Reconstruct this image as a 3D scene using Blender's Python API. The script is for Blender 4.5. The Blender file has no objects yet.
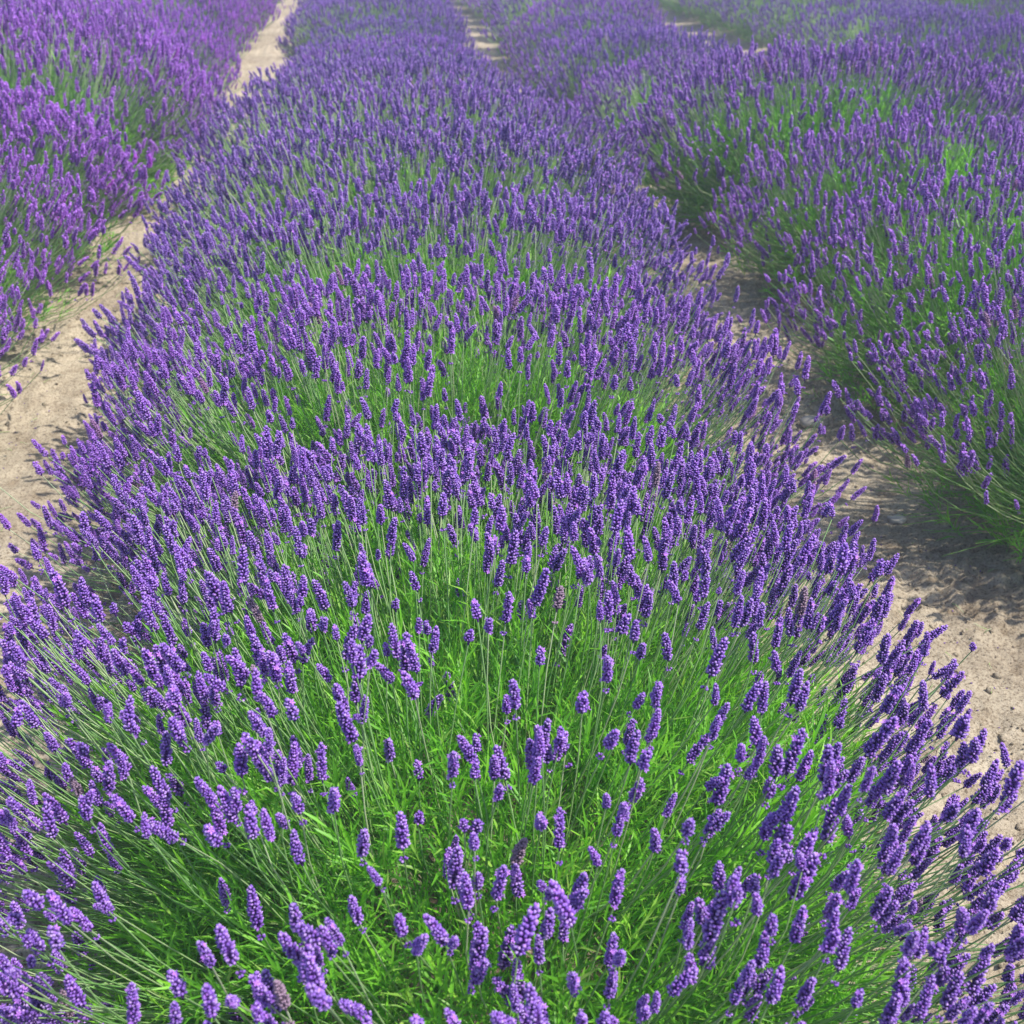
import bpy, math
import numpy as np
from mathutils import Vector, Matrix

# ------------------------------------------------------------------ camera, sky, sun, exposure
scene = bpy.context.scene
C = scene.collection
IMG = 1024
F_PX = 1170.0
PITCH = math.radians(28.2)
YAW = math.radians(6.4)
CAM = Vector((0.0, 0.0, 1.46))

cam_data = bpy.data.cameras.new("camera")
cam_data.sensor_width = 36.0
cam_data.lens = 36.0 * F_PX / IMG
cam_data.clip_start = 0.05
cam_data.clip_end = 2000.0
cam_data.dof.use_dof = True
cam_data.dof.focus_distance = 1.75
cam_data.dof.aperture_fstop = 8.5
cam = bpy.data.objects.new("camera", cam_data)
C.objects.link(cam)
cam.location = CAM
cam.rotation_euler = (math.pi / 2 - PITCH, 0.0, -YAW)
scene.camera = cam

SUN_EL = math.radians(58)
SUN_AZ = math.radians(110)          # clockwise from +Y (the direction of the rows)
world = bpy.data.worlds.new("World")
scene.world = world
world.use_nodes = True
wn = world.node_tree
wn.nodes.clear()
sky = wn.nodes.new("ShaderNodeTexSky")
sky.sky_type = 'NISHITA'
sky.sun_disc = False
sky.sun_elevation = SUN_EL
sky.sun_rotation = SUN_AZ
bg = wn.nodes.new("ShaderNodeBackground")
bg.inputs['Strength'].default_value = 0.15
wo = wn.nodes.new("ShaderNodeOutputWorld")
wn.links.new(sky.outputs[0], bg.inputs['Color'])
wn.links.new(bg.outputs[0], wo.inputs['Surface'])

sun_data = bpy.data.lights.new("sun", 'SUN')
sun_data.energy = 4.2
sun_data.angle = math.radians(1.0)
sun_data.color = (1.0, 0.955, 0.88)
sun = bpy.data.objects.new("sun", sun_data)
C.objects.link(sun)
sdir = Vector((math.sin(SUN_AZ) * math.cos(SUN_EL), math.cos(SUN_AZ) * math.cos(SUN_EL), math.sin(SUN_EL)))
sun.rotation_euler = sdir.to_track_quat('Z', 'Y').to_euler()
sun.location = sdir * 30

scene.view_settings.view_transform = 'Standard'
scene.view_settings.look = 'None'
scene.view_settings.exposure = 0.80
scene.view_settings.gamma = 1.0
scene.render.engine = 'CYCLES'
scene.cycles.max_bounces = 8
scene.cycles.diffuse_bounces = 4
scene.cycles.transmission_bounces = 4

# ------------------------------------------------------------------ materials

def new_mat(name):
    m = bpy.data.materials.new(name)
    m.use_nodes = True
    nt = m.node_tree
    nt.nodes.clear()
    out = nt.nodes.new("ShaderNodeOutputMaterial")
    return m, nt, out


def N(nt, kind, **kw):
    n = nt.nodes.new(kind)
    for k, v in kw.items():
        setattr(n, k, v)
    return n


def ramp(nt, fac, stops):
    r = nt.nodes.new("ShaderNodeValToRGB")
    els = r.color_ramp.elements
    while len(els) < len(stops):
        els.new(0.5)
    for e, (p, c) in zip(els, stops):
        e.position = p
        e.color = (*c, 1)
    nt.links.new(fac, r.inputs[0])
    return r.outputs[0]


def mix(nt, fac, a, b, blend='MIX'):
    m = nt.nodes.new("ShaderNodeMix")
    m.data_type = 'RGBA'
    m.blend_type = blend
    for s, v in ((m.inputs[0], fac), (m.inputs[6], a), (m.inputs[7], b)):
        if hasattr(v, 'links'):
            nt.links.new(v, s)
        elif isinstance(v, tuple):
            s.default_value = (*v, 1)
        else:
            s.default_value = v
    return m.outputs[2]


def leafy(nt, out, color, transl_color, transl, rough, spec=0.4):
    p = N(nt, "ShaderNodeBsdfPrincipled")
    p.inputs['Roughness'].default_value = rough
    p.inputs['Specular IOR Level'].default_value = spec
    nt.links.new(color, p.inputs['Base Color'])
    t = N(nt, "ShaderNodeBsdfTranslucent")
    nt.links.new(transl_color, t.inputs['Color'])
    ms = N(nt, "ShaderNodeMixShader")
    ms.inputs[0].default_value = transl
    nt.links.new(p.outputs[0], ms.inputs[1])
    nt.links.new(t.outputs[0], ms.inputs[2])
    nt.links.new(ms.outputs[0], out.inputs['Surface'])


def tint(nt):
    a = N(nt, "ShaderNodeAttribute")
    a.attribute_name = "tint"
    s = N(nt, "ShaderNodeSeparateColor")
    nt.links.new(a.outputs['Color'], s.inputs[0])
    return s.outputs[0], s.outputs[1], s.outputs[2]


def objattr(nt, name):
    a = N(nt, "ShaderNodeAttribute")
    a.attribute_type = 'OBJECT'
    a.attribute_name = name
    return a.outputs['Fac']


# flowers: R = per flower head, G = 0 at the calyx base .. 1 at the bud tip, B = per bud
M_FLOWER, nt, out = new_mat("lavender_bloom")
r, g, b = tint(nt)
cool = ramp(nt, r, [(0.0, (0.065, 0.035, 0.20)), (0.45, (0.115, 0.048, 0.32)), (0.8, (0.19, 0.065, 0.43)), (0.93, (0.19, 0.065, 0.43)), (0.97, (0.26, 0.25, 0.18))])
warm = ramp(nt, r, [(0.0, (0.15, 0.024, 0.30)), (0.5, (0.32, 0.045, 0.54)), (1.0, (0.52, 0.08, 0.72))])
base = mix(nt, objattr(nt, "warmth"), cool, warm)
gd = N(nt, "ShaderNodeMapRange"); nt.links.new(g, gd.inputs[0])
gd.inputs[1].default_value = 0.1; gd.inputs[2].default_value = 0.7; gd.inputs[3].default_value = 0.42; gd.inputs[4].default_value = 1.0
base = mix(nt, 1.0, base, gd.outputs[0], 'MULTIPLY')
tipw = (0.58, 0.22, 0.86)
tipc = ramp(nt, b, [(0.0, (0.15, 0.08, 0.42)), (0.5, (0.34, 0.20, 0.68)), (0.80, (0.72, 0.54, 0.94)), (1.0, (0.50, 0.20, 0.76))])
gp = N(nt, "ShaderNodeMath", operation='POWER')
nt.links.new(g, gp.inputs[0]); gp.inputs[1].default_value = 3.0
gm = N(nt, "ShaderNodeMath", operation='MULTIPLY')
nt.links.new(gp.outputs[0], gm.inputs[0]); gm.inputs[1].default_value = 1.0
unop = N(nt, "ShaderNodeMath", operation='LESS_THAN'); nt.links.new(r, unop.inputs[0]); unop.inputs[1].default_value = 0.95
gu = N(nt, "ShaderNodeMath", operation='MULTIPLY'); nt.links.new(gm.outputs[0], gu.inputs[0]); nt.links.new(unop.outputs[0], gu.inputs[1])
wh = N(nt, "ShaderNodeMath", operation='MULTIPLY'); nt.links.new(objattr(nt, "warmth"), wh.inputs[0]); wh.inputs[1].default_value = 0.6
tipc = mix(nt, wh.outputs[0], tipc, tipw)
col = mix(nt, gu.outputs[0], base, tipc)
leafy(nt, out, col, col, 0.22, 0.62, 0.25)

# stems and leaves: R = per stem/shoot, G = along it, B = per leaf
M_STEM, nt, out = new_mat("grey_green_stem")
r, g, b = tint(nt)
low = ramp(nt, r, [(0.0, (0.09, 0.30, 0.03)), (0.6, (0.17, 0.42, 0.05)), (1.0, (0.34, 0.50, 0.14))])
high = ramp(nt, r, [(0.0, (0.17, 0.33, 0.11)), (0.6, (0.30, 0.47, 0.19)), (1.0, (0.50, 0.55, 0.36))])
col = mix(nt, g, low, high)
leafy(nt, out, col, col, 0.15, 0.55)

M_LEAF, nt, out = new_mat("lavender_leaf")
r, g, b = tint(nt)
c1 = ramp(nt, r, [(0.0, (0.030, 0.12, 0.014)), (0.5, (0.11, 0.36, 0.024)), (0.85, (0.20, 0.50, 0.035)), (1.0, (0.34, 0.52, 0.10))])
c2 = ramp(nt, b, [(0.0, (0.045, 0.16, 0.02)), (0.6, (0.17, 0.48, 0.025)), (0.93, (0.28, 0.58, 0.04)), (1.0, (0.50, 0.50, 0.20))])
col = mix(nt, 0.5, c1, c2)
tc = mix(nt, 1.0, col, (1.5, 1.6, 0.7), 'MULTIPLY')
leafy(nt, out, col, tc, 0.38, 0.45)

M_WOOD, nt, out = new_mat("woody_twig")
p = N(nt, "ShaderNodeBsdfPrincipled")
nz = N(nt, "ShaderNodeTexNoise"); nz.inputs['Scale'].default_value = 60
c = ramp(nt, nz.outputs['Fac'], [(0.3, (0.07, 0.05, 0.035)), (0.7, (0.18, 0.14, 0.10))])
nt.links.new(c, p.inputs['Base Color']); p.inputs['Roughness'].default_value = 0.9
nt.links.new(p.outputs[0], out.inputs['Surface'])


def soil_mat(name, lift):
    m, nt, out = new_mat(name)
    p = N(nt, "ShaderNodeBsdfPrincipled")
    p.inputs['Roughness'].default_value = 0.95
    p.inputs['Specular IOR Level'].default_value = 0.15
    tc = N(nt, "ShaderNodeTexCoord")
    def noise(scale, detail=6, rough=0.6):
        n = N(nt, "ShaderNodeTexNoise")
        n.inputs['Scale'].default_value = scale
        n.inputs['Detail'].default_value = detail
        n.inputs['Roughness'].default_value = rough
        nt.links.new(tc.outputs['Object'], n.inputs['Vector'])
        return n.outputs['Fac']
    big = ramp(nt, noise(1.7), [(0.30, (0.32 * lift, 0.262 * lift, 0.19 * lift)), (0.5, (0.45 * lift, 0.38 * lift, 0.28 * lift)), (0.68, (0.54 * lift, 0.46 * lift, 0.345 * lift))])
    mid = ramp(nt, noise(14, 8, 0.7), [(0.32, (0.55, 0.50, 0.44)), (0.48, (0.92, 0.91, 0.89)), (0.7, (1.12, 1.12, 1.10))])
    fine = ramp(nt, noise(150, 6, 0.75), [(0.38, (0.34, 0.30, 0.26)), (0.49, (0.95, 0.95, 0.95)), (0.75, (1.2, 1.2, 1.18))])
    c = mix(nt, 1.0, mix(nt, 1.0, big, mid, 'MULTIPLY'), fine, 'MULTIPLY')
    nt.links.new(c, p.inputs['Base Color'])
    bm = N(nt, "ShaderNodeBump")
    bm.inputs['Strength'].default_value = 0.7
    bm.inputs['Distance'].default_value = 0.014
    nt.links.new(noise(90, 8, 0.75), bm.inputs['Height'])
    nt.links.new(bm.outputs[0], p.inputs['Normal'])
    nt.links.new(p.outputs[0], out.inputs['Surface'])
    return m


M_SOIL = soil_mat("dry_sandy_soil", 1.0)
M_CLOD = soil_mat("soil_clod", 0.95)
M_STONE, nt, out = new_mat("pale_stone")
p = N(nt, "ShaderNodeBsdfPrincipled")
nz = N(nt, "ShaderNodeTexNoise"); nz.inputs['Scale'].default_value = 45; nz.inputs['Detail'].default_value = 6
c = ramp(nt, nz.outputs['Fac'], [(0.3, (0.30, 0.27, 0.23)), (0.7, (0.50, 0.46, 0.40))])
nt.links.new(c, p.inputs['Base Color']); p.inputs['Roughness'].default_value = 0.85
nt.links.new(p.outputs[0], out.inputs['Surface'])

# ------------------------------------------------------------------ mesh helpers

def mesh_from(name, V, F, tintv=None, mats=None, matidx=None, smooth=True):
    me = bpy.data.meshes.new(name)
    V = np.ascontiguousarray(V, dtype=np.float32)
    F = np.ascontiguousarray(F, dtype=np.int32)
    nf = len(F); k = F.shape[1]
    me.vertices.add(len(V)); me.vertices.foreach_set("co", V.ravel())
    me.loops.add(nf * k); me.loops.foreach_set("vertex_index", F.ravel())
    me.polygons.add(nf)
    me.polygons.foreach_set("loop_start", np.arange(0, nf * k, k, dtype=np.int32))
    if smooth:
        me.polygons.foreach_set("use_smooth", np.ones(nf, dtype=bool))
    me.update(calc_edges=True)
    if tintv is not None:
        at = me.attributes.new("tint", 'FLOAT_COLOR', 'POINT')
        col = np.ones((len(V), 4), dtype=np.float32)
        col[:, :3] = tintv
        at.data.foreach_set("color", col.ravel())
    if mats:
        for m in mats:
            me.materials.append(m)
    return me


class Acc:
    """collects triangles with a tint per vertex"""
    def __init__(self):
        self.V, self.F, self.T, self.n = [], [], [], 0

    def add(self, V, F, T):
        self.V.append(V); self.F.append(F + self.n); self.T.append(T)
        self.n += len(V)

    def stamp(self, tmpl, M, t, r):
        """tmpl=(V,F,T); M (n,3,3) rotation*scale; t (n,3); r (n,) per-copy value written to R"""
        V, F, T = tmpl
        n, nv = len(M), len(V)
        if n == 0:
            return
        W = np.einsum('nij,vj->nvi', M, V) + t[:, None, :]
        FF = F[None] + (np.arange(n) * nv)[:, None, None]
        TT = np.repeat(T[None], n, 0).copy()
        TT[:, :, 0] = r[:, None]
        self.add(W.reshape(-1, 3), FF.reshape(-1, 3), TT.reshape(-1, 3))

    def mesh(self, name, mat, smooth=True):
        return mesh_from(name, np.concatenate(self.V), np.concatenate(self.F), np.concatenate(self.T), [mat], smooth=smooth)


def norm(a):
    return a / np.maximum(np.linalg.norm(a, axis=-1, keepdims=True), 1e-9)


def frames(d, spin):
    """rotation matrices (n,3,3) whose z axis is d, spun by spin"""
    d = norm(d)
    ref = np.where(np.abs(d[:, 2:3]) > 0.9, np.array([[1.0, 0, 0]]), np.array([[0, 0, 1.0]]))
    x = norm(np.cross(ref, d)); y = np.cross(d, x)
    c, s = np.cos(spin)[:, None], np.sin(spin)[:, None]
    x2 = x * c + y * s; y2 = -x * s + y * c
    return np.stack([x2, y2, d], axis=2)


# ------------------------------------------------------------------ flower heads

def bud_template():
    # a small plump calyx/bud along +z, unit length, two rings of 4
    V = [(0, 0, 0)]
    for z, r_, o in ((0.35, 0.30, 0), (0.78, 0.31, 0.785)):
        for k in range(4):
            a = k * math.pi / 2 + o
            V.append((r_ * math.cos(a), r_ * math.sin(a), z))
    V.append((0, 0, 1.04))
    F = []
    for k in range(4):
        k2 = (k + 1) % 4
        F += [(0, 1 + k2, 1 + k), (1 + k, 1 + k2, 5 + k), (5 + k, 1 + k2, 5 + k2), (5 + k, 5 + k2, 9)]
    V = np.array(V, float)
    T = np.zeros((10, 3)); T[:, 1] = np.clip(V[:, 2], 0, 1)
    return V, np.array(F), T


BUD = bud_template()


def bud_simple():
    V = [(0, 0, 0)] + [(0.31 * math.cos(k * 1.5708), 0.31 * math.sin(k * 1.5708), 0.62) for k in range(4)] + [(0, 0, 1.04)]
    F = []
    for k in range(4):
        F += [(0, 1 + (k + 1) % 4, 1 + k), (1 + k, 1 + (k + 1) % 4, 5)]
    V = np.array(V); T = np.zeros((6, 3)); T[:, 1] = np.clip(V[:, 2] * 1.15, 0, 1)
    return V, np.array(F), T


BUD_SIMPLE = bud_simple()


def head_fine(rng, L, R, young=False, bud=None, pitch=0.0042, around=9):
    """one flower head, built bud by bud; base at origin, along +z"""
    acc = Acc()
    nw = int(round(L / pitch))
    pos, dirs, ln, bb = [], [], [], []
    zs = list(np.linspace(0.004, L - 0.004, nw))
    if rng.random() < 0.45 and not young:
        zs.insert(0, -rng.uniform(0.009, 0.018))
    bend = rng.normal(0, 0.10); bdir = rng.uniform(0, 6.28)
    for i, z in enumerate(zs):
        t = max(z, 0) / L
        env = R * (0.86 + 0.24 * math.sin(math.pi * min(1, t * 1.05 + 0.10))) * (1 - 0.30 * t ** 4)
        if z < 0:
            env *= 0.75
        nb = around if t < 0.85 else around - 2
        if z < 0:
            nb = around - 3
        for k in range(nb):
            if rng.random() < 0.07:
                continue
            a = 2 * math.pi * (k + 0.5 * (i % 2)) / nb + rng.normal(0, 0.16)
            up = 0.50 + 0.45 * t + rng.normal(0, 0.12)
            d = np.array([math.cos(a), math.sin(a), up]); d /= np.linalg.norm(d)
            l = env * rng.uniform(0.72, 1.06)
            pos.append([0.0010 * math.cos(a), 0.0010 * math.sin(a), z - 0.0012 + rng.normal(0, 0.0006)])
            dirs.append(d); ln.append(l); bb.append(rng.random())
    for k in range(4):
        a = k * 1.57 + 0.4
        pos.append([0, 0, L - 0.004]); dirs.append([0.3 * math.cos(a), 0.3 * math.sin(a), 1]); ln.append(R * 0.8); bb.append(rng.random())
    pos, dirs, ln, bb = np.array(pos), norm(np.array(dirs, float)), np.array(ln), np.array(bb)
    M = frames(dirs, rng.uniform(0, 6.28, len(dirs)))
    wid = rng.uniform(0.0040, 0.0056, len(dirs)) * (0.75 if young else 1.0) * (1.0 if bud is None else 1.3)
    S = np.stack([wid, wid, ln], axis=1)
    V, F, T = BUD if bud is None else bud
    W = np.einsum('nij,nvj->nvi', M, V[None] * S[:, None, :]) + pos[:, None, :]
    FF = F[None] + (np.arange(len(M)) * len(V))[:, None, None]
    TT = np.repeat(T[None], len(M), 0).copy(); TT[:, :, 2] = bb[:, None]
    acc.add(W.reshape(-1, 3), FF.reshape(-1, 3), TT.reshape(-1, 3))
    # open corollas: small flared lobes standing out of a few buds
    for _ in range(rng.integers(0, 5) if not young else 0):
        i = rng.integers(0, len(pos))
        o = pos[i] + dirs[i] * ln[i] * 0.95
        Mx = frames(dirs[i][None], np.array([rng.uniform(0, 6.28)]))[0]
        pv, pf = [o], []
        for k in range(5):
            a = k * 1.2566
            for da, rr, zz in ((-0.42, 0.0022, 0.0010), (0.42, 0.0022, 0.0010), (0, 0.0036, 0.0016)):
                pv.append(o + Mx @ np.array([rr * math.cos(a + da), rr * math.sin(a + da), zz]))
            j = 1 + 3 * k
            pf += [(0, j, j + 1), (j, j + 2, j + 1)]
        pv = np.array(pv); tt = np.zeros((len(pv), 3)); tt[:, 1] = 1.0; tt[:, 2] = 1.0
        acc.add(pv, np.array(pf), tt)
    # core
    cv, cf = [], []
    for j in range(4):
        z = (-0.002, L * 0.3, L * 0.7, L - 0.003)[j]
        rr = (0.0012, 0.0026, 0.0024, 0.0010)[j]
        for k in range(5):
            cv.append((rr * math.cos(k * 1.2566), rr * math.sin(k * 1.2566), z))
    for j in range(3):
        for k in range(5):
            a_, b_ = j * 5 + k, j * 5 + (k + 1) % 5
            cf += [(a_, b_, a_ + 5), (b_, b_ + 5, a_ + 5)]
    acc.add(np.array(cv), np.array(cf), np.zeros((len(cv), 3)))
    V, F, T = np.concatenate(acc.V), np.concatenate(acc.F), np.concatenate(acc.T)
    q = np.clip(V[:, 2] / L, 0, 1) ** 2 * L * bend
    V = V.copy(); V[:, 0] += q * math.cos(bdir); V[:, 1] += q * math.sin(bdir)
    return V, F, T


def head_coarse(rng, L, R, nw, ns):
    """knobbly lathe: whorl rings swell and pinch, vertices jittered"""
    V, T = [(0, 0, -0.001)], [(0, 0, 0)]
    n = nw * 2
    for j in range(n):
        t = (j + 0.5) / n
        env = R * (0.84 + 0.24 * math.sin(math.pi * min(1, t * 1.05 + 0.1))) * (1 - 0.35 * t ** 4)
        fat = (j % 2 == 0)
        for k in range(ns):
            a = 2 * math.pi * (k + (0.5 if (j // 2) % 2 else 0)) / ns + rng.normal(0, 0.12)
            bump = rng.uniform(0.80, 1.25) if fat else rng.uniform(0.45, 0.75)
            V.append((env * bump * math.cos(a), env * bump * math.sin(a), L * t + (0.0012 if fat else -0.0004) + rng.normal(0, 0.0008)))
            T.append((0, (rng.uniform(0.78, 1.0) if fat else 0.2), rng.random()))
    V.append((0, 0, L)); T.append((0, 0.8, 0.5))
    F = []
    for k in range(ns):
        F.append((0, 1 + (k + 1) % ns, 1 + k))
        top = 1 + (n - 1) * ns
        F.append((top + k, top + (k + 1) % ns, len(V) - 1))
    for j in range(n - 1):
        for k in range(ns):
            a_, b_ = 1 + j * ns + k, 1 + j * ns + (k + 1) % ns
            F += [(a_, b_, a_ + ns), (b_, b_ + ns, a_ + ns)]
    return np.array(V, float), np.array(F), np.array(T, float)


hr = np.random.default_rng(5)
HEAD_L = [0.026, 0.034, 0.040, 0.045, 0.050, 0.055, 0.046, 0.018]
HEADS = {0: [head_fine(hr, l, 0.0073 if l > 0.03 else 0.0062, l < 0.02) for l in HEAD_L],
         1: [head_fine(hr, l, 0.0070, False, BUD_SIMPLE, 0.0052, 7) for l in (0.026, 0.034, 0.040, 0.046, 0.053, 0.043)],
         2: [head_coarse(hr, l, 0.0068, 3, 5) for l in (0.034, 0.042, 0.048, 0.056)]}
HEAD_P = {0: [0.12, 0.17, 0.2, 0.18, 0.12, 0.06, 0.1, 0.05], 1: [0.16, .22, .22, .15, .09, .16], 2: [.25] * 4}

# ------------------------------------------------------------------ leaves

def leaf(V, F, T, o, d, up, L, w, b):
    """a narrow folded blade of four faces that droops a little"""
    side = np.cross(d, up); side /= max(np.linalg.norm(side), 1e-6)
    nrm = np.cross(side, d)
    m = o + d * L * 0.5 + nrm * L * 0.06
    i = len(V)
    V += [o, m - side * w / 2, m - nrm * w * 0.18, m + side * w / 2, o + d * L - nrm * L * 0.10]
    F += [(i, i + 2, i + 1), (i, i + 3, i + 2), (i + 1, i + 2, i + 4), (i + 2, i + 3, i + 4)]
    T += [(0, 0, b), (0, .5, b), (0, .5, b), (0, .5, b), (0, 1, b)]


def shoot(rng, H, pairs, L, w):
    V, F, T = [], [], []
    for i in range(pairs):
        t = (i + 0.3) / pairs
        for s in (0, 1):
            a = i * 1.57 + s * math.pi + rng.normal(0, 0.3)
            el = 0.80 + 0.5 * t + rng.normal(0, 0.17)
            d = np.array([math.cos(a) * math.cos(el), math.sin(a) * math.cos(el), math.sin(el)])
            leaf(V, F, T, np.array([0, 0, H * t]), d, np.array([0, 0, 1.0]) + 0.01, L * rng.uniform(0.7, 1.15) * (1 - 0.25 * t), w * rng.uniform(0.8, 1.2), rng.random())
    return np.array(V), np.array(F), np.array(T, float)


SHOOTS = {0: [shoot(hr, 0.075, 6, 0.052, 0.0031) for _ in range(6)],
          1: [shoot(hr, 0.075, 5, 0.055, 0.0042) for _ in range(5)],
          2: [shoot(hr, 0.080, 3, 0.062, 0.0062) for _ in range(4)]}

# ------------------------------------------------------------------ a lavender plant

def stems_geo(acc, P0, P1, P2, seg, r0, r1, rr):
    n = len(P0)
    t = np.linspace(0, 1, seg + 1)[None, :, None]
    P = (1 - t) ** 2 * P0[:, None] + 2 * t * (1 - t) * P1[:, None] + t * t * P2[:, None]
    D = norm(2 * (1 - t) * (P1 - P0)[:, None] + 2 * t * (P2 - P1)[:, None])
    ref = np.array([0.31, 0.95, 0.05])
    X = norm(np.cross(np.broadcast_to(ref, D.shape), D)); Y = np.cross(D, X)
    V = np.empty((n, seg + 1, 3, 3))
    rad = (r0 + (r1 - r0) * t)
    for k in range(3):
        a = k * 2.0944
        V[:, :, k] = P + rad * (X * math.cos(a) + Y * math.sin(a))
    F = []
    for j in range(seg):
        for k in range(3):
            a_, b_ = j * 3 + k, j * 3 + (k + 1) % 3
            F += [(a_, b_, a_ + 3), (b_, b_ + 3, a_ + 3)]
    F = np.array(F)
    nv = (seg + 1) * 3
    FF = F[None] + (np.arange(n) * nv)[:, None, None]
    T = np.zeros((n, seg + 1, 3, 3)); T[..., 0] = rr[:, None, None]; T[..., 1] = t[..., 0][:, :, None]
    T[..., 2] = 0.5
    acc.add(V.reshape(-1, 3), FF.reshape(-1, 3), T.reshape(-1, 3))


def plan_plant(rng, lod, a=0.74, b=0.56, h=0.66, n=1300, warm=0.0, boxy=2.7, steep=2.35, bare=0.35):
    """positions and directions of every flower stem of one plant"""
    u = rng.random(n)
    tmax = math.cos(math.radians(84 if lod == 0 else 77))
    ct = tmax + (1 - tmax) * u ** (0.92 if lod == 0 else 0.9)
    th = np.arccos(ct); ph = rng.uniform(0, 2 * math.pi, n)
    # the face of a mound that looks down the row carries fewer spikes: its leafy shoots show there
    fy = -np.sin(th) * np.sin(ph)
    face = np.clip((fy - 0.25) / 0.3, 0, 1) * np.clip((np.degrees(th) - 24) / 14, 0, 1) * (np.abs(np.cos(ph)) < 0.80)
    keep = rng.random(n) > bare * face
    th, ph = th[keep], ph[keep]
    n = len(th)
    # clumps: pull azimuth/polar a little toward random centres so the mound is tufted
    k = 34
    cth = np.arccos(np.cos(math.radians(82)) + (1 - np.cos(math.radians(82))) * rng.random(k)); cph = rng.uniform(0, 2 * math.pi, k)
    D = np.stack([np.sin(th) * np.cos(ph), np.sin(th) * np.sin(ph), np.cos(th)], 1)
    Cc = np.stack([np.sin(cth) * np.cos(cph), np.sin(cth) * np.sin(cph), np.cos(cth)], 1)
    near = np.argmax(D @ Cc.T, axis=1)
    pull = rng.uniform(0.0, 0.30, n)[:, None]
    D = norm(D * (1 - pull) + Cc[near] * pull)
    lift = rng.normal(0, 0.055, k)[near]
    rad = np.clip(rng.normal(0.97, 0.055 if lod == 0 else 0.042, n), 0.72, 1.08) + lift * 0.5
    low = rng.random(n) < 0.10
    rad = np.where(low, rad * rng.uniform(0.72, 0.92, n), rad)
    z0 = 0.10
    ch = np.abs(D[:, :2]) / np.maximum(np.linalg.norm(D[:, :2], axis=1, keepdims=True), 1e-6)
    box = 1 / (ch[:, 0] ** boxy + ch[:, 1] ** boxy) ** (1 / boxy)
    flank = np.clip((np.degrees(np.arccos(D[:, 2])) - 45) / 35, 0, 1)
    rad = rad * (1 - flank * 0.30 * rng.random(n) ** 1.5)
    sh = np.hypot(D[:, 0], D[:, 1])
    dome = 1 / (sh ** steep + D[:, 2] ** steep) ** (1 / steep)
    tip = D * np.array([a, b, h - z0]) * (rad * dome)[:, None]
    tip[:, :2] *= box[:, None]
    tip[:, 2] += z0
    outw = norm(D * np.array([1 / a, 1 / b, 1 / (h - z0)]))
    d = norm(outw * np.array([0.46, 0.28, 0.5]) + np.array([0, 0, 0.62]) + rng.normal(0, (0.19, 0.14, 0.09)[lod], (n, 3)))
    d[:, 2] = np.maximum(d[:, 2], 0.12); d = norm(d)
    Ls = HEADS[lod]
    var = rng.choice(len(Ls), n, p=np.array(HEAD_P[lod]) / sum(HEAD_P[lod]))
    sc = np.clip(rng.normal(0.94 if lod == 0 else 1.0, 0.14, n), 0.6, 1.3)
    hl = np.array([x[0][:, 2].max() for x in Ls])[var] * sc
    headbase = tip - d * hl[:, None]
    root = np.stack([tip[:, 0] * 0.55, tip[:, 1] * 0.72, 0.10 + 0.12 * D[:, 2]], 1) + rng.normal(0, 0.03, (n, 3))
    root[:, 2] = np.maximum(root[:, 2], 0.04)
    Ln = np.linalg.norm(headbase - root, axis=1)
    ctrl = headbase - d * (Ln * 0.55)[:, None]
    ctrl = 0.6 * ctrl + 0.4 * (root + headbase) / 2 + rng.normal(0, 0.018, (n, 3))
    spin = rng.uniform(0, 6.28, n)
    # random value per head; patches of the plant share a tendency; a few faded grey ones
    r = np.clip(rng.normal(0.45, 0.2, n), 0, 0.85)
    r = np.where(rng.random(n) < 0.012, 1.0, r)
    return dict(n=n, tip=tip, d=d, var=var, sc=sc, base=headbase, root=root, ctrl=ctrl, spin=spin, r=r, sr=rng.random(n))


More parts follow.
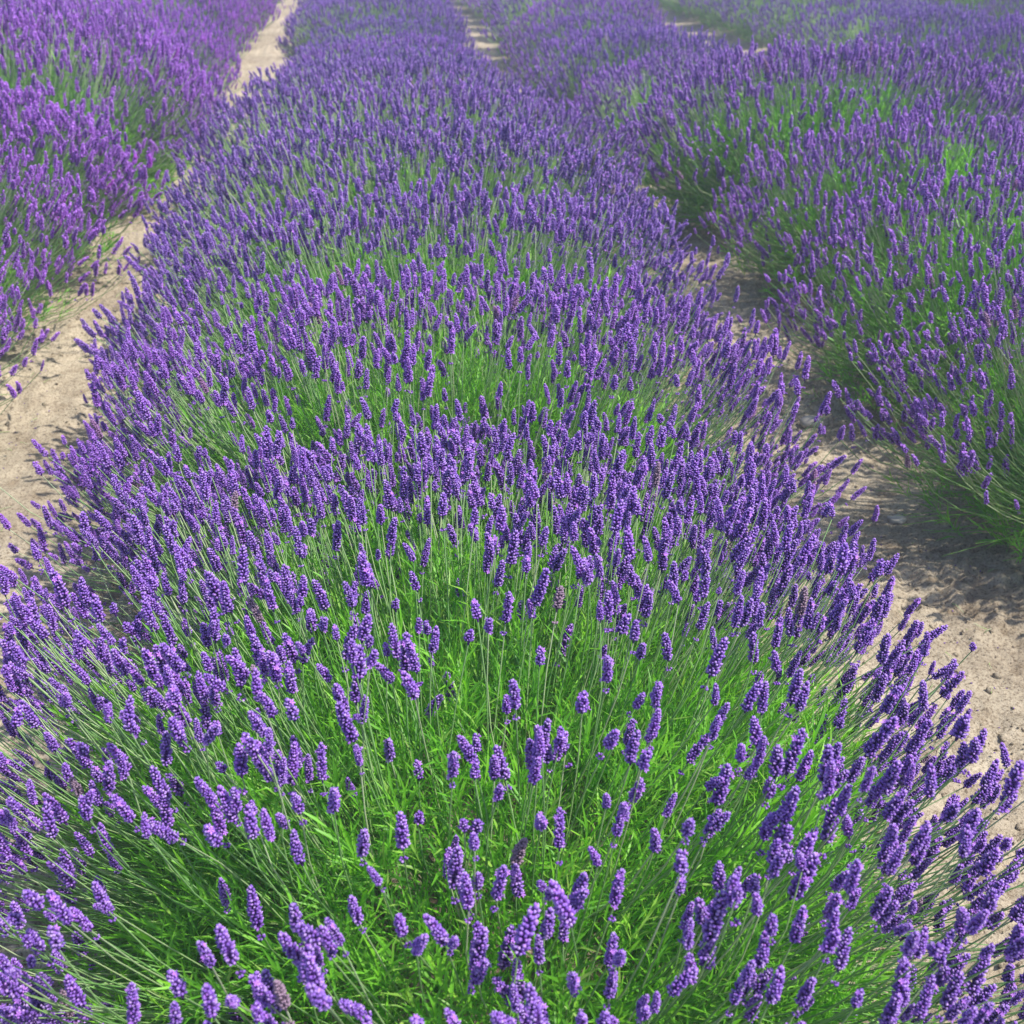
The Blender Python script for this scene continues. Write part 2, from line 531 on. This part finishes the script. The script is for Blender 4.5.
def foliage_mesh(rng, lod, a, b, h, name):
    acc = Acc()
    cnt = int({0: 3000, 1: 1300, 2: 600}[lod] * (2.0 if b > 0.8 else 1.0))
    D = norm(rng.normal(0, 1, (cnt, 3))); D[:, 2] = np.abs(D[:, 2])
    lump = 0.5 + 0.5 * np.sin(D[:, 0] * 7 + rng.uniform(0, 6)) * np.sin(D[:, 1] * 8 + rng.uniform(0, 6))
    rad = (0.35 + 0.65 * np.sqrt(rng.random(cnt))) * (0.88 + 0.22 * lump)
    P = D * np.array([a * 0.72, b * 0.92, h * (0.66 if lod == 0 else 0.60)]) * rad[:, None]
    P[:, 2] += 0.02
    d = norm(D * np.array([0.75, 0.6, 0.4]) + np.array([0, 0, 0.95]) + rng.normal(0, 0.22, (cnt, 3)))
    M = frames(d, rng.uniform(0, 6.28, cnt)) * rng.uniform(0.75, 1.35, cnt)[:, None, None]
    var = rng.integers(0, len(SHOOTS[lod]), cnt)
    r = np.clip(rng.normal(0.55, 0.22, cnt), 0, 1)
    for k, t in enumerate(SHOOTS[lod]):
        m = var == k
        acc.stamp(t, M[m], P[m], r[m])
    # thin upright shoots that carry no flower
    m_ = int({0: 900, 1: 500, 2: 260}[lod] * (1.8 if b > 0.8 else 1.0))
    Q = norm(rng.normal(0, 1, (m_, 3))); Q[:, 2] = np.abs(Q[:, 2])
    root = Q * np.array([a * 0.45, b * 0.7, 0.10]) + np.array([0, 0, 0.08]) + rng.normal(0, 0.03, (m_, 3))
    top = Q * np.array([a * 0.80, b * 0.92, h * 0.72]) * rng.uniform(0.75, 1.08, (m_, 1)) + np.array([0, 0, 0.05])
    stems_geo(acc, root, (root + top) / 2 - np.array([0, 0, 0.02]) * Q[:, 2:3] + rng.normal(0, 0.02, (m_, 3)), top, 3, {0: .0016, 1: .0020, 2: .0028}[lod], .0005, np.clip(rng.normal(0.75, 0.2, m_), 0, 1))
    # low skirt of older leaves round the foot
    cnt2 = cnt // 7
    ph = rng.uniform(0, 6.28, cnt2)
    P = np.stack([np.cos(ph) * a * 0.52, np.sin(ph) * b * 0.6, rng.uniform(0.01, 0.12, cnt2)], 1)
    d = norm(np.stack([np.cos(ph), np.sin(ph), rng.uniform(0.2, 1.0, cnt2)], 1))
    M = frames(d, rng.uniform(0, 6.28, cnt2)) * rng.uniform(0.8, 1.3, cnt2)[:, None, None]
    acc.stamp(SHOOTS[lod][0], M, P, np.clip(rng.normal(0.35, 0.2, cnt2), 0, 1))
    return acc.mesh(name, M_LEAF)


def wood_mesh(rng, a, b):
    acc = Acc()
    n = 26
    ph = rng.uniform(0, 6.28, n)
    P0 = np.stack([np.cos(ph) * 0.05, np.sin(ph) * 0.05, np.full(n, -0.02)], 1)
    P2 = np.stack([np.cos(ph) * a * 0.42 * rng.uniform(0.3, 1, n), np.sin(ph) * b * 0.5 * rng.uniform(0.3, 1, n), rng.uniform(0.10, 0.22, n)], 1)
    P1 = P2 * np.array([0.8, 0.8, 0.2])
    stems_geo(acc, P0, P1, P2, 4, 0.009, 0.003, rng.random(n))
    return acc.mesh("woody_base", M_WOOD)


def link(name, me, parent=None, kind=None, **props):
    o = bpy.data.objects.new(name, me)
    C.objects.link(o)
    if parent is not None:
        o.parent = parent
    if kind:
        o['kind'] = kind
    for k, v in props.items():
        o[k] = v
    return o


def stems_heads(pl, idx, lod):
    sa, ha = Acc(), Acc()
    seg, r0, r1 = {0: (5, .0013, .0010), 1: (4, .0015, .0012), 2: (2, .0020, .0017)}[lod]
    stems_geo(sa, pl['root'][idx], pl['ctrl'][idx], pl['base'][idx], seg, r0, r1, pl['sr'][idx])
    M = frames(pl['d'][idx], pl['spin'][idx]) * pl['sc'][idx][:, None, None]
    for k, t in enumerate(HEADS[lod]):
        m = pl['var'][idx] == k
        ha.stamp(t, M[m], pl['base'][idx][m], pl['r'][idx][m])
    return sa.mesh("flower_stems", M_STEM), ha.mesh("flower_heads", M_FLOWER, lod > 0)


# camera axes, to find which plants and stems the photograph shows
CR = cam.rotation_euler.to_matrix()
cx_, cy_, cz_ = (np.array(CR.col[i]) for i in range(3))


def project(P):
    q = np.atleast_2d(P) - np.array(CAM)
    x, y, z = q @ cx_, q @ cy_, -(q @ cz_)
    zz = np.maximum(z, 1e-3)
    return 512 + F_PX * x / zz, 512 - F_PX * y / zz, z


_head_cache = {}


def head_mesh(lod, k, shade):
    key = (lod, k, shade)
    if key not in _head_cache:
        V, F, T = HEADS[lod][k]
        T = T.copy(); T[:, 0] = (0.12, 0.3, 0.42, 0.55, 0.75, 1.0)[shade]
        _head_cache[key] = mesh_from("flower_head", V, F, T, [M_FLOWER], smooth=lod > 0)
    return _head_cache[key]


# ------------------------------------------------------------------ ground

def vnoise(x, y, seed):
    xi, yi = np.floor(x).astype(np.int64), np.floor(y).astype(np.int64)
    fx, fy = x - xi, y - yi
    fx, fy = fx * fx * (3 - 2 * fx), fy * fy * (3 - 2 * fy)
    def h(i, j):
        n = (i * 374761393 + j * 668265263 + seed * 1442695041) & 0xffffffff
        n = ((n ^ (n >> 13)) * 1274126177) & 0xffffffff
        return ((n ^ (n >> 16)) & 0xffff) / 65535.0
    return (h(xi, yi) * (1 - fx) + h(xi + 1, yi) * fx) * (1 - fy) + (h(xi, yi + 1) * (1 - fx) + h(xi + 1, yi + 1) * fx) * fy - 0.5


ROW0 = 0.10
PITCH_ROW = 2.07


def terrain(x, y):
    """large shape of the field"""
    return 0.17 * np.exp(-((y - 4.9) / 1.5) ** 2) - 0.12 * np.exp(-((y - 8.4) / 2.0) ** 2) + 0 * x


def ground_z(x, y):
    x, y = np.asarray(x, float), np.asarray(y, float)
    fade = np.clip(1.5 - np.hypot(x, y) / 40, 0, 1)
    ph = (x - ROW0) / PITCH_ROW
    ridge = 0.05 * (0.5 + 0.5 * np.cos(2 * np.pi * ph)) ** 2       # the plants stand on low banks
    z = ridge * fade + 0.035 * vnoise(x * 1.6, y * 1.3, 1) + 0.022 * vnoise(x * 5, y * 4.5, 2)
    crumb = np.clip(vnoise(x * 3.1, y * 2.7, 9) + 0.25, 0, 1)                # crumbly patches between trodden ones
    z = z + 0.014 * vnoise(x * 13, y * 11, 3) + (0.010 + 0.060 * crumb) * np.abs(vnoise(x * 31, y * 28, 4)) + (0.006 + 0.034 * crumb) * vnoise(x * 70, y * 66, 5)
    cr = np.abs(vnoise(x * 7.3 + 2 * vnoise(x * 3, y * 3, 12), y * 6.1, 11))
    z = z - 0.010 * np.clip(1 - cr / 0.035, 0, 1) * (vnoise(x * 2.2, y * 2.1, 13) > 0)
    return z * fade + terrain(x, y)


def axis(parts):
    out = []
    for a, b, s in parts:
        out.append(np.arange(a, b, s))
    return np.concatenate(out + [np.array([parts[-1][1]])])


gx = axis([(-300, -60, 30), (-60, -12, 2), (-12, -3.2, 0.12), (-3.2, 3.4, 0.013), (3.4, 12, 0.12), (12, 60, 2), (60, 300, 30)])
gy = axis([(-60, -4, 4), (-4, 0.6, 0.1), (0.6, 6.0, 0.013), (6.0, 12, 0.035), (12, 26, 0.15), (26, 60, 1.5), (60, 600, 30)])
X, Y = np.meshgrid(gx, gy)
Z = ground_z(X, Y)
nx, ny = len(gx), len(gy)
ii = (np.arange(ny - 1)[:, None] * nx + np.arange(nx - 1)[None]).ravel()
F = np.stack([ii, ii + 1, ii + 1 + nx, ii + nx], 1)
gm_ = mesh_from("ground", np.stack([X.ravel(), Y.ravel(), Z.ravel()], 1), F, None, [M_SOIL])
link("ground", gm_, kind='structure')

# ------------------------------------------------------------------ the rows

ROWNAME = {-4: "fourth row left of the middle row", -3: "third row left of the middle row", -2: "second row left of the middle row",
           -1: "row left of the middle row", 0: "middle row", 1: "row right of the middle row", 2: "second row right of the middle row",
           3: "third row right of the middle row", 4: "fourth row right of the middle row", 5: "fifth row right of the middle row",
           6: "sixth row right of the middle row", 7: "seventh row right of the middle row"}
ORD = ["nearest", "second", "third", "fourth", "fifth", "sixth", "seventh", "eighth", "ninth", "tenth", "eleventh", "twelfth", "thirteenth",
       "fourteenth", "fifteenth", "sixteenth", "seventeenth", "eighteenth", "nineteenth", "twentieth", "twenty-first", "twenty-second",
       "twenty-third", "twenty-fourth", "twenty-fifth", "twenty-sixth", "twenty-seventh", "twenty-eighth", "twenty-ninth", "thirtieth"]
rng = np.random.default_rng(21)

PROTO = {}


def proto(lod, k, sparse=False):
    if (lod, k, sparse) not in PROTO:
        g = np.random.default_rng(100 + lod * 10 + k + 50 * sparse)
        a, b, h = g.uniform(0.80, 0.90), g.uniform(0.46, 0.54), g.uniform(0.61, 0.69)
        pl = plan_plant(g, lod, a, b, h, int({1: 1800, 2: 1900}[lod] * (0.85 if sparse else 1)), boxy=2.0 if sparse else 2.5, steep=2.1 if sparse else 2.35, bare=0.50 if sparse else 0.4)
        s, hd = stems_heads(pl, np.arange(pl['n']), lod)
        PROTO[(lod, k, sparse)] = (foliage_mesh(g, lod, a, b, h * (1.06 if sparse else 1), "foliage"), s, hd, wood_mesh(g, a, b))
    return PROTO[(lod, k, sparse)]


def near_plant(root, seed, lod, a, b, h, n, warm, leafy_=1.0):
    """a plant close to the camera: its own shape, its hundred largest flower stems one by one"""
    g = np.random.default_rng(seed)
    pl = plan_plant(g, lod, a, b, h, n, boxy=2.7 if leafy_ == 1.0 else 2.1, bare=0.50 if leafy_ > 1 else (0.0 if lod == 0 and b > 0.8 else 0.5))
    W = np.array(root.matrix_world) if False else None
    rz = root.rotation_euler.z
    R = np.array([[math.cos(rz), -math.sin(rz), 0], [math.sin(rz), math.cos(rz), 0], [0, 0, 1]]) * root.scale[0]
    wp = pl['tip'] @ R.T + np.array(root.location)
    px, py, pz = project(wp)
    size = np.where((px > -5) & (px < 1029) & (py > -5) & (py < 1029), pl['sc'] / pz, 0)
    # heads facing away behind the mound's own crown do not show
    size = np.where((wp[:, 1] > root.location.y + 0.35 * b) & (pl['tip'][:, 2] < 0.5 * h), size * 0.3, size)
    order = np.argsort(-size)
    big, rest = order[:100], order[100:]
    link("foliage", foliage_mesh(g, lod, a, b, h * leafy_, "foliage"), root)
    link("woody_base", wood_mesh(g, a, b), root)
    s, hd = stems_heads(pl, rest, lod)
    link("flower_stems", s, root, kind='stuff')
    link("flower_heads", hd, root, kind='stuff', warmth=warm)
    M = frames(pl['d'], pl['spin']) * pl['sc'][:, None, None]
    seg, r0, r1 = {0: (5, .0013, .0010), 1: (4, .0015, .0012)}[lod]
    for i in big:
        sa = Acc()
        stems_geo(sa, pl['root'][i:i + 1], pl['ctrl'][i:i + 1], pl['base'][i:i + 1], seg, r0, r1, pl['sr'][i:i + 1])
        st = link("flower_stem", sa.mesh("flower_stem", M_STEM), root)
        shade = 5 if pl['r'][i] > 0.95 else int(np.clip(pl['r'][i] * 5.5, 0, 4))
        hd = link("flower_head", head_mesh(lod, int(pl['var'][i]), shade), st, warmth=warm)
        m4 = Matrix.Identity(4)
        for r_ in range(3):
            for c_ in range(3):
                m4[r_][c_] = M[i][r_, c_]
            m4[r_][3] = pl['base'][i][r_]
        hd.matrix_local = m4


def visible(x, y):
    pts = np.array([[x + dx, y + dy, z] for dx in (-0.75, 0, 0.75) for dy in (-0.5, 0, 0.5) for z in (0.1, 0.4, 0.66)])
    px, py, pz = project(pts)
    return bool(np.any((pz > 0.2) & (px > -6) & (px < 1030) & (py > -10) & (py < 1030)))


# the middle row near the camera, measured from the photograph: y, half width, half length, height, stems
SPACING = 0.72
NEARMID = [(1.36, 0.84, 1.00, 0.66, 3500), (2.36, 0.90, 0.58, 0.68, 2100), (3.08, 0.93, 0.52, 0.69, 2100), (3.78, 0.95, 0.50, 0.69, 2200)]
plants = 0
for k in range(-5, 8):
    xr = ROW0 + k * PITCH_ROW
    off = {0: NEARMID[-1][0] + 0.72, 1: 2.36, -1: 2.35, 2: 3.0, -2: 3.2}.get(k, 3.0 + 0.3 * (k % 3))
    spots = [(xr + 0.0, y, dict(a=a, b=b, h=h, n=n)) for y, a, b, h, n in NEARMID] if k == 0 else []
    y = off
    while y < 25:
        spots.append((xr + (float(np.interp(y, [2.4, 4.0, 5.0, 7.0], [-0.17, -0.24, -0.30, -0.33])) if k == 1 else -0.02 if k == 2 else 0.1 if k == 3 else float(np.interp(y, [2, 4.2, 5.0, 6.0, 8.0], [0.02, 0.14, 0.28, 0.22, 0.12])) if k == -1 else 0.0) + rng.normal(0, 0.03), y + rng.normal(0, 0.04), None))
        y += (SPACING if k <= 0 else 0.84) * rng.uniform(0.92, 1.10)
    count = 0
    for x, y, spec in spots:
        s = float(np.clip(rng.normal(1.0, 0.05), 0.9, 1.1))
        flip = rng.random() < 0.5
        pk = int(rng.integers(0, 4))
        w = float(np.clip(rng.normal({-1: 1.0, 0: 0.14, 1: 0.25, -2: 0.5}.get(k, 0.1), 0.12), 0, 1))
        if spec is None and not visible(x, y):
            continue
        dist = math.hypot(x, y)
        name = "lavender_plant"
        root = bpy.data.objects.new(name, None)
        C.objects.link(root)
        root.location = (x, y, float(terrain(x, y)) + 0.03)
        wide = {0: float(np.interp(y, [3.8, 5.0, 6.0, 8.0, 12.0], [0.94, 0.93, 0.86, 0.80, 0.80])), 1: float(np.interp(y, [3.5, 5.0, 7.0], [0.93, 0.88, 0.84])), 2: 0.84, -1: 1.02 if y < 4.1 else (1.06 if y < 5.8 else 0.90)}.get(k, 0.86)
        # the rows swell and dip: a plant's height follows its place in the row
        if k == -1:
            tall = 1.02 + 0.26 * abs(math.sin(math.pi * (y - 4.5) / 4.3)) ** 0.6
        elif k == 0:
            tall = 1.0 + 0.04 * math.sin(y * 1.9)
        else:
            tall = (float(np.interp(y, [2.6, 3.6, 4.6, 6.5], [1.22, 1.10, 1.02, 1.0])) if k == 1 else 1.10) + 0.05 * math.sin(y * 2.3 + k * 1.7) + rng.normal(0, 0.05)
        ordn = ORD[min(count, len(ORD) - 1)]
        row = ROWNAME.get(k, "outermost row on the left" if k < 0 else "outermost row on the right")
        root['label'] = (("nearest lavender plant of the %s" % row) if count == 0 else "%s lavender plant from the camera in the %s" % (ordn, row))
        root['category'] = "lavender plant"
        root['group'] = "lavender plants in the " + row
        count += 1; plants += 1
        if spec is not None:
            near_plant(root, 40 + count, 0 if count < 4 else 1, spec['a'], spec['b'], spec['h'], spec['n'], w)
        elif dist < 4.6:
            root.rotation_euler.z = math.pi if flip else 0.0
            g = np.random.default_rng(300 + plants)
            near_plant(root, 500 + plants, 1, wide * g.uniform(0.97, 1.03), g.uniform(0.48, 0.54), tall * g.uniform(0.62, 0.69), 1400 if k == 1 else 1800, w, 1.15 if k == 1 else 1.0)
        else:
            root.rotation_euler.z = (math.pi if flip else 0.0) + rng.normal(0, 0.15)
            root.scale = (s * wide / 0.85, s, s * tall)
            lod = 1 if dist < 7.5 else 2
            fo, st, hd, wd = proto(lod, pk, k >= 1)
            link("foliage", fo, root)
            link("flower_stems", st, root, kind='stuff')
            link("flower_heads", hd, root, kind='stuff', warmth=w)
            if lod == 1:
                link("woody_base", wd, root)
print("plants", plants)

# ------------------------------------------------------------------ soil clods and stones on the paths

def lump(rng, sub=1):
    import bmesh
    bm = bmesh.new()
    bmesh.ops.create_icosphere(bm, subdivisions=sub, radius=1.0)
    V = np.array([v.co[:] for v in bm.verts]); F = np.array([[v.index for v in f.verts] for f in bm.faces])
    bm.free()
    V = V * rng.uniform(0.72, 1.2, (len(V), 1)) * np.array([1, rng.uniform(0.65, 0.95), rng.uniform(0.45, 0.7)])
    return V, F, np.zeros((len(V), 3))


crng = np.random.default_rng(77)
acc = Acc()
LUMPS = [lump(crng) for _ in range(6)]
n = 22000
side = crng.random(n) < 0.5
px_ = np.where(side, ROW0 + PITCH_ROW * 0.5, ROW0 - PITCH_ROW * 0.5) + crng.normal(0, 0.28, n)
py_ = 1.0 + 9 * crng.random(n) ** 1.4
cl = vnoise(px_ * 3.1, py_ * 2.7, 9) + crng.normal(0, 0.15, n)
keep = cl > -0.05
px_, py_ = px_[keep], py_[keep]
n = len(px_)
sz = np.exp(crng.normal(math.log(0.0029), 0.55, n)).clip(0.001, 0.013)
P = np.stack([px_, py_, ground_z(px_, py_) + sz * 0.2], 1)
M = frames(norm(crng.normal(0, 0.4, (n, 3)) + np.array([0, 0, 1])), crng.uniform(0, 6.28, n)) * sz[:, None, None]
var = crng.integers(0, 6, n)
for k, t in enumerate(LUMPS):
    m = var == k
    acc.stamp(t, M[m], P[m], np.zeros(m.sum()))
link("soil_clods", acc.mesh("soil_clods", M_CLOD), kind='stuff')

# litter: fallen buds and bits of straw
acc = Acc()
n = 1500
side = crng.random(n) < 0.55
lx = np.where(side, ROW0 + PITCH_ROW * 0.5, ROW0 - PITCH_ROW * 0.5) + crng.normal(0, 0.33, n)
ly = 1.0 + 7 * crng.random(n)
M = frames(norm(crng.normal(0, 1, (n, 3)) * np.array([1, 1, 0.15])), crng.uniform(0, 6.28, n)) * np.array([0.004, 0.004, 0.006])[None, None, :]
acc.stamp(BUD, M, np.stack([lx, ly, ground_z(lx, ly) + 0.002], 1), crng.random(n) * 0.5)
link("fallen_buds", acc.mesh("fallen_buds", M_FLOWER), kind='stuff', warmth=0.3)
acc = Acc()
n = 700
side = crng.random(n) < 0.55
lx = np.where(side, ROW0 + PITCH_ROW * 0.5, ROW0 - PITCH_ROW * 0.5) + crng.normal(0, 0.33, n)
ly = 1.0 + 7 * crng.random(n)
aa = crng.uniform(0, 6.28, n); ll = crng.uniform(0.01, 0.045, n)
P0 = np.stack([lx, ly, ground_z(lx, ly) + 0.003], 1)
e = P0 + np.stack([np.cos(aa) * ll, np.sin(aa) * ll, 0 * aa], 1); e[:, 2] = ground_z(e[:, 0], e[:, 1]) + 0.004
stems_geo(acc, P0, (P0 + e) / 2 + crng.normal(0, 0.003, (n, 3)) + np.array([0, 0, 0.004]), e, 3, 0.0009, 0.0006, np.full(n, 1.0))
link("dry_straw", acc.mesh("dry_straw", M_STEM), kind='stuff')

# two pale stones lying on the right-hand path
for (sx, sy, rr, lab) in ((1.22, 3.02, 0.036, "larger pale stone on the right sandy path beside the middle row"),
                          (1.27, 2.50, 0.024, "smaller pale stone on the right sandy path nearer the camera")):
    V, F, T = lump(crng, 2)
    o = link("stone", mesh_from("stone", V * rr, F, T, [M_STONE]), label=lab, category="stone", group="stones on the right sandy path")
    o.location = (sx, sy, float(ground_z(sx, sy)) + rr * 0.2)

# ------------------------------------------------------------------ the pale summer air over the field
hz, nt, out = new_mat("pale_air")
pv = N(nt, "ShaderNodeVolumePrincipled")
pv.inputs['Color'].default_value = (0.78, 0.80, 1.0, 1)
pv.inputs['Density'].default_value = 0.010
nt.links.new(pv.outputs[0], out.inputs['Volume'])
hv = np.array([(x, y, z) for x in (-320, 320) for y in (-80, 620) for z in (-1.3, 3.0)], float)
hf = np.array([(0, 1, 3, 2), (4, 6, 7, 5), (0, 4, 5, 1), (2, 3, 7, 6), (0, 2, 6, 4), (1, 5, 7, 3)])
link("haze", mesh_from("haze", hv, hf, None, [hz], smooth=False), kind='stuff')
